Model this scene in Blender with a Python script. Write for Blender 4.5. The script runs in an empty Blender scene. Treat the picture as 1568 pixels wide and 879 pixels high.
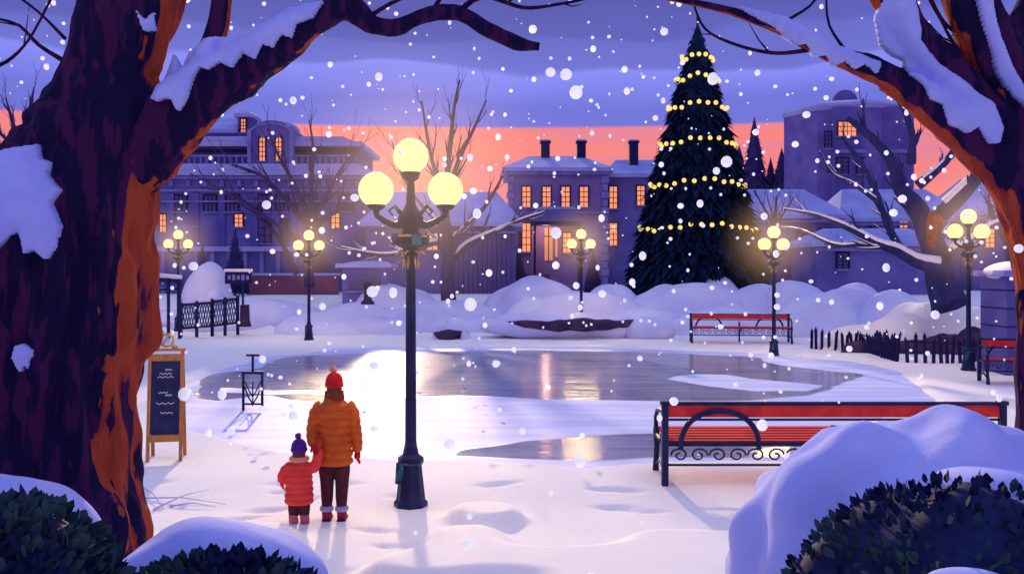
import bpy, math, random
import numpy as np
from mathutils import Vector, Matrix, noise
random.seed(11); rng=np.random.RandomState(5)
R=math.radians
CAMH=3.0; F=1500.0
scene=bpy.context.scene
def at(u,v,d):
    "world position of image pixel (column u, row v), d metres down the park"
    return Vector(((u-784)/F*d, d, CAMH-(v-411)/F*d))  # u and v are image coordinates, d a chosen depth
def gd(v,zg=0.1): return (CAMH-zg)*F/(v-411)
def lin(c):
    return tuple((x/255/12.92 if x/255<=.04045 else ((x/255+.055)/1.055)**2.4) for x in c)
# ---------------------------------------------------------------- materials
def mat(name,a,b=None,rough=.85,spec=.15,scale=3,bump=0,bscale=None,stretch=(1,1,1),emit=None,estr=0,lo=.4,hi=.6,metal=0):
    m=bpy.data.materials.new(name); m.use_nodes=True
    nt=m.node_tree; N=nt.nodes; Lk=nt.links; p=N['Principled BSDF']
    p.inputs['Roughness'].default_value=rough; p.inputs['Specular IOR Level'].default_value=spec
    p.inputs['Metallic'].default_value=metal
    tc=N.new('ShaderNodeTexCoord'); mp=N.new('ShaderNodeMapping'); mp.inputs['Scale'].default_value=stretch
    Lk.new(tc.outputs['Object'],mp.inputs['Vector'])
    if b is None: b=tuple(x*.85 for x in a)
    nz=N.new('ShaderNodeTexNoise'); nz.inputs['Scale'].default_value=scale; nz.inputs['Detail'].default_value=4
    Lk.new(mp.outputs[0],nz.inputs['Vector'])
    cr=N.new('ShaderNodeValToRGB'); cr.name='ramp'; cr.color_ramp.elements[0].position=lo; cr.color_ramp.elements[1].position=hi
    cr.color_ramp.elements[0].color=(*a,1); cr.color_ramp.elements[1].color=(*b,1)
    Lk.new(nz.outputs['Fac'],cr.inputs['Fac']); Lk.new(cr.outputs[0],p.inputs['Base Color'])
    if bump:
        n2=N.new('ShaderNodeTexNoise'); n2.inputs['Scale'].default_value=bscale or scale*4; n2.inputs['Detail'].default_value=5
        Lk.new(mp.outputs[0],n2.inputs['Vector'])
        bp=N.new('ShaderNodeBump'); bp.name='bump'; bp.inputs['Strength'].default_value=bump; bp.inputs['Distance'].default_value=.05
        Lk.new(n2.outputs['Fac'],bp.inputs['Height']); Lk.new(bp.outputs[0],p.inputs['Normal'])
    if emit:
        p.inputs['Emission Color'].default_value=(*emit,1); p.inputs['Emission Strength'].default_value=estr
        m.cycles.emission_sampling='NONE'
    return m
M={}
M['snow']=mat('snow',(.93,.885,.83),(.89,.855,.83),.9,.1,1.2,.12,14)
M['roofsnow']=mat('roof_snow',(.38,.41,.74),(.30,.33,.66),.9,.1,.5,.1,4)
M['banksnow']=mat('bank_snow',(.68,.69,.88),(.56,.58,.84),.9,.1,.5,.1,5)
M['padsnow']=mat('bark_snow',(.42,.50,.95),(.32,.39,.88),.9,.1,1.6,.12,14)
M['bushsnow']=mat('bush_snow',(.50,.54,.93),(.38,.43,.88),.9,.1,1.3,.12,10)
def ice_mat():
    m=mat('ice',(.36,.36,.46),(.26,.27,.38),.10,.6,.8,.42,1.3,stretch=(.3,2.4,1),lo=.45,hi=.56)
    nt=m.node_tree; N=nt.nodes; Lk=nt.links; p=N['Principled BSDF']
    a=N.new('ShaderNodeAttribute'); a.attribute_name='bare_ice'
    mr=N.new('ShaderNodeMapRange'); Lk.new(a.outputs['Fac'],mr.inputs[0]); mr.inputs[1].default_value=-.06; mr.inputs[2].default_value=.06
    tc=N.new('ShaderNodeTexCoord'); mp=N.new('ShaderNodeMapping'); mp.inputs['Scale'].default_value=(.25,1.8,1); Lk.new(tc.outputs['Object'],mp.inputs[0])
    nz=N.new('ShaderNodeTexNoise'); nz.inputs['Scale'].default_value=1.0; nz.inputs['Detail'].default_value=3; Lk.new(mp.outputs[0],nz.inputs[0])
    c=N.new('ShaderNodeValToRGB'); Lk.new(nz.outputs['Fac'],c.inputs[0]); c.color_ramp.elements[0].position=.42; c.color_ramp.elements[1].position=.56
    c.color_ramp.elements[0].color=(.66,.70,.93,1); c.color_ramp.elements[1].color=(.52,.57,.90,1)
    mx=N.new('ShaderNodeMix'); mx.data_type='RGBA'; Lk.new(mr.outputs[0],mx.inputs[0]); Lk.new(c.outputs[0],mx.inputs[6]); Lk.new(N['ramp'].outputs[0],mx.inputs[7]); Lk.new(mx.outputs[2],p.inputs['Base Color'])
    r=N.new('ShaderNodeMapRange'); Lk.new(mr.outputs[0],r.inputs[0]); r.inputs[3].default_value=.6; r.inputs[4].default_value=.15; Lk.new(r.outputs[0],p.inputs['Roughness'])
    r2=N.new('ShaderNodeMapRange'); Lk.new(mr.outputs[0],r2.inputs[0]); r2.inputs[3].default_value=.06; r2.inputs[4].default_value=.6; Lk.new(r2.outputs[0],p.inputs['Specular IOR Level'])
    return m
M['ice']=ice_mat()
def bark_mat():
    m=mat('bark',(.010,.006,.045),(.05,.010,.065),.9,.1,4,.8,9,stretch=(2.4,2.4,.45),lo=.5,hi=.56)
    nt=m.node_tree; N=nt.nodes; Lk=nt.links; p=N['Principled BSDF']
    at_=N.new('ShaderNodeAttribute'); at_.attribute_name='painted_rim_light'  # mask for orange rim light painted into the bark colour
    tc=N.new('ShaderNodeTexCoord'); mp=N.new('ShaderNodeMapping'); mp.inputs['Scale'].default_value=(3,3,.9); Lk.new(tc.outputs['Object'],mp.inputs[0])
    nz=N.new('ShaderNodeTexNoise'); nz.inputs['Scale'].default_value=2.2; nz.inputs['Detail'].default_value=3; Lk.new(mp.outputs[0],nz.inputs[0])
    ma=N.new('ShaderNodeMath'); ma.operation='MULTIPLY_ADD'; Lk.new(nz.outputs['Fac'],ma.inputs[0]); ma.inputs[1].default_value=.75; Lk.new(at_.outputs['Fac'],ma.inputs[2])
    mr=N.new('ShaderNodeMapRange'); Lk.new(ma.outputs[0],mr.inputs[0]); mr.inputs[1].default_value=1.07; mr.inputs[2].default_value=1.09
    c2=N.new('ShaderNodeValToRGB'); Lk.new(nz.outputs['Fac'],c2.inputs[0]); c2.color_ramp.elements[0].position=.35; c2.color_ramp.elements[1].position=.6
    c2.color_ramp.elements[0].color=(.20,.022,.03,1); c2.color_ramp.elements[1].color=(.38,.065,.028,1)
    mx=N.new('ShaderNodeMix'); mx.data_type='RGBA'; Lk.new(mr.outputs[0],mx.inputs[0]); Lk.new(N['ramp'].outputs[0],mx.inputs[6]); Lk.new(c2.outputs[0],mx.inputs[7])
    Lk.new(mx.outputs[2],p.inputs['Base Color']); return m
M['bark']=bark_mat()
M['wood_red']=mat('red_bark',(.32,.05,.05),(.14,.02,.04),.85,.1,4,.6,9,stretch=(2,2,.5),lo=.52,hi=.6)
M['brick']=mat('red_brick',(.26,.09,.14),(.20,.08,.15),.9,.1,2,.3,9)
M['bark_mid']=mat('tree_bark',(.025,.03,.12),(.045,.04,.15),.9,.1,3,.5)
M['bark_warm']=mat('twig_bark',(.04,.03,.13),(.07,.035,.12),.9,.1,3)
M['iron']=mat('iron',(.006,.009,.06),(.012,.018,.085),.5,.25,5)
M['gold']=mat('brass',(.6,.4,.12),(.4,.24,.1),.4,.5,8)
M['patina']=mat('patina',(.04,.2,.2),(.01,.02,.08),.6,.3,6)
M['globe']=mat('lamp_glass',(.25,.2,.1),None,.5,.1,3,emit=(1,.88,.40),estr=1.0)
M['red']=mat('red_paint',(.80,.045,.035),(.62,.03,.035),.6,.2,4)
M['wood']=mat('wood',(.50,.22,.07),(.38,.16,.055),.7,.2,6,.2,stretch=(3,3,.5))
M['board']=mat('chalkboard',(.03,.035,.10),(.02,.025,.08),.8,.1,5)
M['chalk']=mat('chalk',(.8,.8,.85),None)
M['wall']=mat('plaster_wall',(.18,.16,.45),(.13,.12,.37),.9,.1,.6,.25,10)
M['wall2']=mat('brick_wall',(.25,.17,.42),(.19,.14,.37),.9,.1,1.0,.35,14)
M['wall3']=mat('darker_wall',(.14,.125,.38),(.10,.095,.32),.9,.1,.6,.25,10)  # wall colour a step darker than the plaster
M['trim']=mat('stone_trim',(.24,.24,.56),(.18,.18,.48),.9,.1,1)
M['dark']=mat('dark_frame',(.022,.018,.09),None,.8,.1)
M['glassdark']=mat('dark_window',(.06,.06,.22),None,.3,.4)
M['plank']=mat('plank',(.12,.085,.28),(.08,.065,.23),.9,.1,2,.3,stretch=(4,4,.6))
M['win']=mat('lit_window',(.3,.12,.06),None,.5,.2,1.5,emit=(1,.32,.14),estr=1.0)
M['win2']=mat('lit_door',(.3,.2,.1),None,.5,.2,1.5,emit=(1,.34,.2),estr=.5)
M['brown']=mat('earth',(.05,.03,.08),(.09,.05,.10),.95,.05,2,.5)
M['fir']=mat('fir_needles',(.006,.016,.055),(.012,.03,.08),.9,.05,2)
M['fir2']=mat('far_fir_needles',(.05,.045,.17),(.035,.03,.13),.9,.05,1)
M['bulb']=mat('fairy_light',(.5,.4,.1),None,.5,.2,emit=(1,.66,.16),estr=1.1)
M['leafd']=mat('leaf_navy',(.006,.012,.06),(.012,.022,.085),.8,.15,6)
M['leafg']=mat('leaf_green',(.035,.075,.085),(.02,.045,.075),.8,.15,6)
M['coat']=mat('orange_coat',(.66,.125,.012),(.54,.09,.012),.6,.2,6,.1,30)
M['redcoat']=mat('red_coat',(.80,.06,.045),(.68,.045,.04),.6,.2,6,.1,30)
M['redhat']=mat('red_knit',(.70,.03,.03),(.58,.02,.03),.95,.05,30,.4,60)
M['pom']=mat('pink_wool',(.85,.38,.28),(.75,.3,.22),.95,.05,30,.5,60)
M['purple']=mat('purple_knit',(.10,.035,.30),(.07,.02,.22),.95,.05,30,.4,60)
M['pants']=mat('brown_trousers',(.10,.025,.035),(.07,.018,.03),.9,.1,8)
M['boot']=mat('red_boots',(.34,.02,.05),None,.6,.2,8)
M['cuff']=mat('fur_cuff',(.5,.4,.75),None,.95,.05,20,.6,50)
M['scarf']=mat('brown_scarf',(.30,.08,.03),(.20,.045,.03),.95,.05,20,.4,50)
M['pinkboot']=mat('pink_boots',(.55,.14,.18),None,.7,.2,8)
M['skin']=mat('skin',(.6,.32,.22),None,.6,.3,5)
M['hair']=mat('hair',(.14,.05,.025),None,.7,.2,20)
M['eye']=mat('eye',(.02,.02,.02),None,.2,.5)
M['flake']=mat('snowflake',(.95,.95,1),None,.9,.05,3,emit=(.85,.87,1),estr=.5)  # emission added to whiten the flakes, which are no light source
# added glowing volume that imitates the halo of light round each lamp
halo=bpy.data.materials.new('painted_halo'); halo.use_nodes=True; nt=halo.node_tree; N=nt.nodes; N.remove(N['Principled BSDF'])
tc=N.new('ShaderNodeTexCoord'); ln=N.new('ShaderNodeVectorMath'); ln.operation='LENGTH'; nt.links.new(tc.outputs['Object'],ln.inputs[0])
mr=N.new('ShaderNodeMapRange'); nt.links.new(ln.outputs['Value'],mr.inputs[0]); mr.inputs[1].default_value=2.1; mr.inputs[2].default_value=0; mr.inputs[3].default_value=0; mr.inputs[4].default_value=1
pw=N.new('ShaderNodeMath'); pw.operation='POWER'; nt.links.new(mr.outputs[0],pw.inputs[0]); pw.inputs[1].default_value=2.2
ml=N.new('ShaderNodeMath'); ml.operation='MULTIPLY'; nt.links.new(pw.outputs[0],ml.inputs[0]); ml.inputs[1].default_value=.34
em=N.new('ShaderNodeEmission'); em.inputs[0].default_value=(1,.58,.27,1); nt.links.new(ml.outputs[0],em.inputs[1]); nt.links.new(em.outputs[0],N['Material Output'].inputs['Volume'])
M['halo']=halo
try: halo.cycles.emission_sampling='NONE'
except Exception: pass
# ---------------------------------------------------------------- mesh builder
class MB:
    def __init__(s): s.v=[];s.f=[];s.m=[];s.sm=[];s.mats=[]
    def mi(s,k):
        m=M[k]
        if m not in s.mats: s.mats.append(m)
        return s.mats.index(m)
    def add(s,vs,fs,k,smooth=False):
        o=len(s.v); s.v.extend([tuple(v) for v in vs]); i=s.mi(k)
        for f in fs: s.f.append(tuple(o+a for a in f)); s.m.append(i); s.sm.append(smooth)
    def box(s,c,size,k,rz=0,rx=0,ry=0):
        hx,hy,hz=[a/2 for a in size]; mt=Matrix.Rotation(rz,3,'Z')@Matrix.Rotation(ry,3,'Y')@Matrix.Rotation(rx,3,'X')
        vs=[Vector(c)+mt@Vector((x*hx,y*hy,z*hz)) for x in(-1,1) for y in(-1,1) for z in(-1,1)]
        s.add(vs,[(0,1,3,2),(4,6,7,5),(0,4,5,1),(2,3,7,6),(0,2,6,4),(1,5,7,3)],k)
    def tube(s,pts,rad,k,n=8,smooth=True,fn=None,cap=True):
        pts=[Vector(p) for p in pts]
        if not hasattr(rad,'__len__'): rad=[rad]*len(pts)
        t0=(pts[1]-pts[0]).normalized(); u=t0.orthogonal().normalized()
        vs=[]; s.dirs=[]
        for i,p in enumerate(pts):
            t=(pts[min(i+1,len(pts)-1)]-pts[max(i-1,0)]).normalized()
            u=(u-t*u.dot(t)); u=u.normalized() if u.length>1e-6 else t.orthogonal().normalized()
            w=t.cross(u)
            for j in range(n):
                a=2*math.pi*j/n; dv=u*math.cos(a)+w*math.sin(a); r=rad[i]
                if fn: r*=fn(p+dv*r,dv)
                vs.append(p+dv*r); s.dirs.append(dv)
        fs=[(i*n+j,i*n+(j+1)%n,(i+1)*n+(j+1)%n,(i+1)*n+j) for i in range(len(pts)-1) for j in range(n)]
        if cap: fs+= [tuple(reversed(range(n))),tuple((len(pts)-1)*n+j for j in range(n))]
        s.add(vs,fs,k,smooth)
    def lathe(s,prof,k,n=16,o=(0,0,0),smooth=True,sq=(1,1)):
        vs=[(o[0]+r*sq[0]*math.cos(2*math.pi*j/n),o[1]+r*sq[1]*math.sin(2*math.pi*j/n),o[2]+z) for z,r in prof for j in range(n)]
        fs=[(i*n+j,i*n+(j+1)%n,(i+1)*n+(j+1)%n,(i+1)*n+j) for i in range(len(prof)-1) for j in range(n)]
        fs+=[tuple(reversed(range(n))),tuple((len(prof)-1)*n+j for j in range(n))]
        s.add(vs,fs,k,smooth)
    def ball(s,c,r,k,nu=16,nv=10,amp=0,fr=1,floor=None):
        if not hasattr(r,'__len__'): r=(r,r,r)
        vs=[];c=Vector(c)
        for i in range(nv+1):
            th=math.pi*i/nv
            for j in range(nu):
                ph=2*math.pi*j/nu
                d=Vector((math.sin(th)*math.cos(ph),math.sin(th)*math.sin(ph),math.cos(th)))
                if floor is not None and d.z<0: 
                    h=math.sqrt(d.x**2+d.y**2)+1e-6; q=min(1,-d.z*1.0)
                    dd=Vector((d.x/h,d.y/h,0)) ; p=Vector((dd.x*r[0],dd.y*r[1],0))
                    f=1+amp*noise.noise((c+p)*fr)
                    pt=c+p*f; pt.z=c.z+(floor-c.z)*q
                else:
                    p=Vector((d.x*r[0],d.y*r[1],d.z*r[2])); f=1+(amp*noise.noise((c+p)*fr) if amp else 0)
                    pt=c+p*f
                vs.append(pt)
        fs=[(i*nu+j,(i+1)*nu+j,(i+1)*nu+(j+1)%nu,i*nu+(j+1)%nu) for i in range(nv) for j in range(nu)]
        s.add(vs,fs,k,True)
    def prism(s,poly,y0,y1,k):
        n=len(poly); vs=[(x,y0,z) for x,z in poly]+[(x,y1,z) for x,z in poly]
        s.add(vs,[tuple(range(n)),tuple(reversed(range(n,2*n)))]+[(i,i+n,(i+1)%n+n,(i+1)%n) for i in range(n)],k)
    def mesh(s,name):
        me=bpy.data.meshes.new(name); me.from_pydata(s.v,[],s.f)
        for m in s.mats: me.materials.append(m)
        me.polygons.foreach_set('material_index',s.m); me.polygons.foreach_set('use_smooth',s.sm)
        me.update(); return me
    def obj(s,name,parent=None,loc=(0,0,0)):
        o=bpy.data.objects.new(name,s.mesh(name)); scene.collection.objects.link(o); o.location=loc
        if parent: o.parent=parent
        return o
def empty(name,loc=(0,0,0),rz=0):
    e=bpy.data.objects.new(name,None); scene.collection.objects.link(e); e.location=loc; e.rotation_euler=(0,0,rz); return e
def smooth(pts,rad,step):
    P=[Vector(p) for p in pts]; out=[];ro=[]
    for i in range(len(P)-1):
        p0=P[max(i-1,0)];p1=P[i];p2=P[i+1];p3=P[min(i+2,len(P)-1)]
        n=max(1,int((p2-p1).length/step))
        for k in range(n):
            t=k/n
            out.append(.5*((2*p1)+(p2-p0)*t+(2*p0-5*p1+4*p2-p3)*t*t+(3*p1-p0-3*p2+p3)*t**3)); ro.append(rad[i]+(rad[i+1]-rad[i])*(t*t*(3-2*t)))
    out.append(P[-1]);ro.append(rad[-1]); return out,ro
# ---------------------------------------------------------------- terrain
def ss(t): t=np.clip(t,0,1); return t*t*(3-2*t)
waves=[(rng.uniform(.25,1)*f*math.cos(a),f*math.sin(a),rng.uniform(0,6.28),1/f**.8) for f in (.5,.8,1.2,1.7,2.3,3.1,4.2) for a in rng.uniform(0,6.28,3)]
def wn(x,y,k=1.0):
    r=0
    for a,b,p,w in waves: r=r+w*np.sin(a*k*x+b*k*y+p)
    return r/4.0
def poly_sd(x,y,P):
    d=np.full(np.shape(x),1e9); ins=np.zeros(np.shape(x),bool); n=len(P)
    for i in range(n):
        ax,ay=P[i];bx,by=P[(i+1)%n]; ex,ey=bx-ax,by-ay
        t=np.clip(((x-ax)*ex+(y-ay)*ey)/(ex*ex+ey*ey+1e-12),0,1)
        d=np.minimum(d,np.hypot(x-ax-t*ex,y-ay-t*ey))
        c=((ay>y)!=(by>y))&(x<ex*(y-ay)/(ey if ey else 1e-9)+ax); ins^=c
    return np.where(ins,-d,d)
def gp(l): 
    o=[]
    for u,v in l:
        d=gd(v,0); o.append(((u-784)/F*d,d))
    return o
POND=gp([(262,610),(285,592),(330,570),(410,548),(520,535),(800,533),(1000,535),(1150,540),(1280,552),(1380,572),(1420,595),(1400,625),(1330,650),(1280,690),(1180,712),(1000,716),(900,726),(760,712),(640,704),(520,700),(400,680),(300,660),(262,636)])
ICE=[gp([(270,596),(330,574),(400,562),(440,545),(560,540),(800,537),(1000,540),(1140,546),(1220,560),(1300,572),(1290,590),(1235,605),(1150,614),(1000,614),(850,611),(700,606),(560,612),(480,616),(400,608),(330,616),(285,612)]),
     gp([(650,701),(700,686),(800,674),(900,668),(1000,664),(1260,662),(1260,702),(1150,706),(1000,706),(900,709),(780,708)])]
ISL=[gp([(1030,580),(1060,573),(1110,574),(1150,580),(1260,590),(1235,599),(1150,600),(1080,592)]),gp([(330,592),(420,597),(540,595),(560,600),(420,603),(340,600)])]
def bare(x,y):
    sd=np.minimum(poly_sd(x,y,ICE[0]),poly_sd(x,y,ICE[1]))+wn(x*.8,y*1.6)*.25
    il=np.minimum(poly_sd(x,y,ISL[0]),poly_sd(x,y,ISL[1]))+wn(x*2,y*2)*.15
    return -np.maximum(sd,-il)
frnd=random.Random(4)
DENT=[(frnd.uniform(-5.2,2.0),frnd.uniform(9.2,13.6),frnd.uniform(.13,.34),frnd.uniform(.08,.14),frnd.uniform(-.4,.4)) for _ in range(30)]
def gz(x,y):
    x=np.asarray(x,float);y=np.asarray(y,float)
    h=.10+1.4*ss((y-43)/9)
    near=ss((14.0-y)/2.2)
    lump=(ss((wn(x*1.0,y*1.5)+.12)/.26)-.35)*.15+wn(x*3,y*3+5)*.005
    h=h+near*lump+(1-near)*wn(x*.5,y*.8)*.04*ss((60-y)/20)
    for cx,cy,rx,ry,q in DENT: h=h-.04*ss(1.3-np.sqrt(((x-cx)/rx)**2+((y-cy-q*(x-cx))/ry)**2))
    sd=poly_sd(x,y,POND) + wn(x*1.2,y*.9)*.22
    k=ss((-sd+.3)/.6)
    return h*(1-k)-.14*k
def grow_axis(a,b,step,lo,hi,g=1.25):
    c=list(np.arange(a,b,step)); s=step; x=c[-1]
    while x<hi: s*=g; x+=s; c.append(x)
    s=step; x=a; L=[]
    while x>lo: s*=g; x-=s; L.append(x)
    return np.array(L[::-1]+c)
def sheet(name,xs,ys,zf,k):
    X,Y=np.meshgrid(xs,ys); Z=zf(X,Y)
    V=np.stack([X,Y,Z],-1).reshape(-1,3); nx=len(xs); ny=len(ys)
    me=bpy.data.meshes.new(name)
    idx=np.arange(nx*ny).reshape(ny,nx); Fc=np.stack([idx[:-1,:-1],idx[:-1,1:],idx[1:,1:],idx[1:,:-1]],-1).reshape(-1,4)
    me.vertices.add(len(V)); me.vertices.foreach_set('co',V.ravel()); me.loops.add(Fc.size); me.loops.foreach_set('vertex_index',Fc.ravel().astype(np.int32))
    me.polygons.add(len(Fc)); me.polygons.foreach_set('loop_start',(np.arange(len(Fc))*4).astype(np.int32)); me.polygons.foreach_set('use_smooth',np.ones(len(Fc),bool))
    me.materials.append(M[k]); me.update(calc_edges=True)
    scene.collection.objects.link(bpy.data.objects.new(name,me)); return me,X,Y
xs=grow_axis(-14,18,.10,-900,900,1.12); ys=np.concatenate([grow_axis(9,16.5,.055,-60,16.55,1.12)[:-1],grow_axis(16.6,44,.12,16.5,1500,1.12)[1:]])
ys=np.unique(np.round(ys,4))
sheet('snow_ground',xs,ys,gz,'snow')
me,X,Y=sheet('frozen_pond',np.arange(-15,18,.12),np.arange(12.5,39,.12),lambda x,y:x*0.0,'ice')
a_=me.attributes.new('bare_ice','FLOAT','POINT'); a_.data.foreach_set('value',bare(X,Y).ravel().astype(np.float32))
def G(u,v,zg=.1):
    d=gd(v,zg); x=(u-784)/F*d; return Vector((x,d,float(gz(x,d))))
# snow banks
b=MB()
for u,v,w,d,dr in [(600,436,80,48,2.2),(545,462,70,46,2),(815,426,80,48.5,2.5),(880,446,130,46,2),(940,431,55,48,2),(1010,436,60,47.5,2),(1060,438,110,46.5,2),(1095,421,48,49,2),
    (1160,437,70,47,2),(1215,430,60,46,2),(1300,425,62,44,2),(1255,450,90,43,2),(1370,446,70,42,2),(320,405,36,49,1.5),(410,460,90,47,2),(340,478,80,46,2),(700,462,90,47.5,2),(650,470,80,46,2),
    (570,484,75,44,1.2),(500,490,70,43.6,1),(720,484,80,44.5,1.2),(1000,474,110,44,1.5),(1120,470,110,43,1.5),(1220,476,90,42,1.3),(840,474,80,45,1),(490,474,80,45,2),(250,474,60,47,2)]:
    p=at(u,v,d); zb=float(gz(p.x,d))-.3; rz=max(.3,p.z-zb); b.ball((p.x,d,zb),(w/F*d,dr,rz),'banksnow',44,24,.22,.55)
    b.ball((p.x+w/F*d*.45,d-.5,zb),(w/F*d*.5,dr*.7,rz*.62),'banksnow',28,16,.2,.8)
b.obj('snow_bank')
b=MB()
for u,v,w,d,dr in [(1425,456,75,37,2),(1375,478,60,35.5,1.6),(1500,472,80,37,2),(1330,494,80,36,1.5),(1545,482,70,36,2)]:
    p=at(u,v,d); zb=-.2; b.ball((p.x,d,zb),(w/F*d,dr,max(.3,p.z-zb)),'snow',44,24,.2,.7)
b.obj('snow_bank')
def ledge(b,u0,u1,v,d,h,seed=0):
    n=48; A=at(u0,v,d); B=at(u1,v,d); L=(B-A).length
    pts=[];rr=[]
    for i in range(n):
        t=i/(n-1); p=A.lerp(B,t)+Vector((0,-.9*math.sin(t*math.pi),0)); p.z+=h*.3*noise.noise(p*.8)-h*.3*math.sin(t*math.pi)
        pts.append(p); rr.append(.02+h*math.sin(t*math.pi)**.7*(1+.5*noise.noise(p*1.5+Vector((seed,0,0)))))
    b.tube(pts,rr,'brown',10)
    c=(A+B)/2
    b.ball((c.x+L*.04,c.y+.45,c.z-.22),(L*.58,1.2,h*2.0+.1),'banksnow',56,20,.3,.9)
    b.ball((c.x-L*.22,c.y+.6,c.z-.15),(L*.30,1.0,h*2.3+.1),'banksnow',40,18,.3,.9)
    b.ball((c.x+L*.5,c.y-.3,c.z-.35),(L*.16,.8,h*1.5+.2),'banksnow',40,18,.2,.8)
b=MB(); ledge(b,765,992,494,41,.25); b.obj('earth_bank')
b=MB(); ledge(b,664,712,509,41.0,.2,3); b.obj('earth_bank')
b=MB(); ledge(b,200,245,517,38,.25,5); b.obj('earth_bank')
# ---------------------------------------------------------------- street lamps
def lamp_meshes():
    b=MB()
    b.lathe([(-.1,.21),(.05,.21),(.08,.18),(.5,.135),(.56,.16),(.60,.16),(.64,.10),(.72,.085)],'iron',8,smooth=False)
    b.lathe([(.70,.085),(.8,.07),(3.05,.06),(3.08,.085),(3.13,.085)],'iron',16)
    b.lathe([(3.12,.06),(3.2,.10),(3.24,.20),(3.27,.21),(3.33,.19),(3.36,.12),(3.42,.10),(3.46,.15),(3.58,.16),(3.68,.09),(3.75,.06),(4.02,.045),(4.06,.10),(4.14,.12)],'iron',16)
    for j in range(4):
        a=j*math.pi/2+.4
        b.box((.205*math.cos(a),.205*math.sin(a),3.30),(.04,.12,.14),'patina',rz=a)
    for j in range(6):
        a=j*math.pi/3+.2; c=Vector((math.cos(a),math.sin(a),0))
        b.tube([c*.06+Vector((0,0,3.16)),c*.13+Vector((0,0,3.16)),c*.19+Vector((0,0,3.11))],[.024,.018,.005],'gold',5)
        b.tube([c*.07+Vector((0,0,3.10)),c*.09+Vector((0,0,3.0)),c*.10+Vector((0,0,2.94))],[.02,.015,.004],'gold',5)
    b.lathe([(3.33,.205),(3.36,.205)],'gold',12)
    b.lathe([(.52,.148),(.55,.165)],'patina',8,smooth=False)
    b.box((-.13,-.1,.42),(.09,.05,.26),'patina',rz=-.5,rx=-.12)
    for s in(-1,1):
        b.tube([(s*.1,0,3.5),(s*.2,0,3.48),(s*.32,0,3.53),(s*.42,0,3.60),(s*.43,0,3.70)],[.06,.045,.04,.035,.05],'iron',8)
        b.tube([(s*.12,0,3.62),(s*.2,0,3.72),(s*.27,0,3.66),(s*.22,0,3.60)],[.03,.028,.02,.012],'patina',6)
        b.lathe([(3.66,.05),(3.70,.11),(3.74,.12)],'iron',12,o=(s*.43,0,0))
    g=MB(); g.ball((0,0,4.34),.22,'globe',24,16); g.ball((-.43,0,3.92),.22,'globe',24,16); g.ball((.43,0,3.92),.22,'globe',24,16)
    m=MB(); m.ball((0,0,0),2.1,'halo',20,12)
    return b.mesh('lamp_post'),g.mesh('lamp_globes'),m.mesh('halo_glow')
LP,LG,LM=lamp_meshes()
def mklight(e):
    l=bpy.data.lights.new('lamp_light','POINT'); l.color=(1,.70,.30); l.energy=e; l.shadow_soft_size=.235; return l
L1,L2=mklight(640),mklight(640)
def lamp(u,v,rz=0,ld=None):
    p=G(u,v); e=empty('street_lamp',p,rz)
    for nm,m in(('post',LP),('globes',LG),('halo_glow',LM)):
        o=bpy.data.objects.new(nm,m); scene.collection.objects.link(o); o.parent=e
        if nm=='halo_glow': o.location=(0,0,4.05)
    for c in((0,0,4.34),(-.43,0,3.92),(.43,0,3.92)):
        l=bpy.data.objects.new('globe_light',ld or L2); scene.collection.objects.link(l); l.parent=e; l.location=c
lamp(629,768,0.05,L1); lamp(473,518,.35); lamp(890,515,.3); lamp(1185,540,.5); lamp(1483,568,.2); lamp(273,509,.5)
# ---------------------------------------------------------------- benches
def bench_mesh(L):
    b=MB(); h=L/2
    for s in(-1,1):
        x=s*h
        b.box((x,0,.52),(.085,.085,1.18),'iron'); b.box((x,0,1.1),(.12,.12,.05),'iron')
        b.tube([(x,.85,-.06),(x,.80,.2),(x,.72,.4),(x,.78,.58),(x,.80,.66)],[.05,.04,.04,.045,.04],'iron',8)
        b.tube([(x,.02,.54),(x,.8,.56)],.035,'iron',8)
        b.tube([(x,0,.92),(x,.3,.96),(x,.65,.92),(x,.82,.8),(x,.8,.66)],.03,'iron',8)
        b.tube([(x,0,.14),(x,.4,.26),(x,.8,.14)],.02,'iron',6)
        ax=x-s*.72
        pts=[(ax+.52*math.cos(a),-.06,.50+.50*math.sin(a)**.8) for a in np.linspace(0.0,math.pi,17)]
        b.tube(pts,.036,'iron',8)
    b.box((0,-.0,1.09),(L,.05,.05),'iron')
    b.box((0,.0,.985),(L-.09,.035,.15),'red',rx=-.1); b.box((0,.025,.875),(L-.09,.03,.03),'iron')
    for j in range(6): b.box((0,.10+j*.13,.575+.014*j),(L-.05,.116,.035),'red')
    b.box((0,.02,.545),(L-.09,.04,.05),'iron'); b.tube([(-h,.02,.27),(h,.02,.27)],.018,'iron',6)
    n=int(L/.26)
    for j in range(n):
        cx=-h+.2+j*(L-.4)/(n-1); s=1 if j%2 else -1; pts=[]
        for k in range(16):
            a=k/15*math.pi*2.6; r=.10*(1-k/19); pts.append((cx+s*r*math.cos(a)*1.2,.02,.40+r*math.sin(a)))
        b.tube(pts,.013,'iron',5)
    b.box((0,.42,.5),(.06,.7,.05),'iron'); b.box((0,.0,.38),(.06,.06,.84),'iron')
    return b.mesh('bench')
def bench(mesh,loc,rz):
    e=empty('park_bench',loc,rz); o=bpy.data.objects.new('bench_frame_and_slats',mesh); scene.collection.objects.link(o); o.parent=e; return e
B1=bench_mesh(4.5); B2=bench_mesh(3.8)
p=G(1017,744); p.z=max(p.z,.09); bench(B1,p+Vector((2.26,0,0)),0.0)
p=G(1132,523); bench(B2,p,math.pi-.12)
p=G(1515,585); bench(bench_mesh(2.4),p+Vector((1.15,.25,0)),math.pi-.2)
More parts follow.
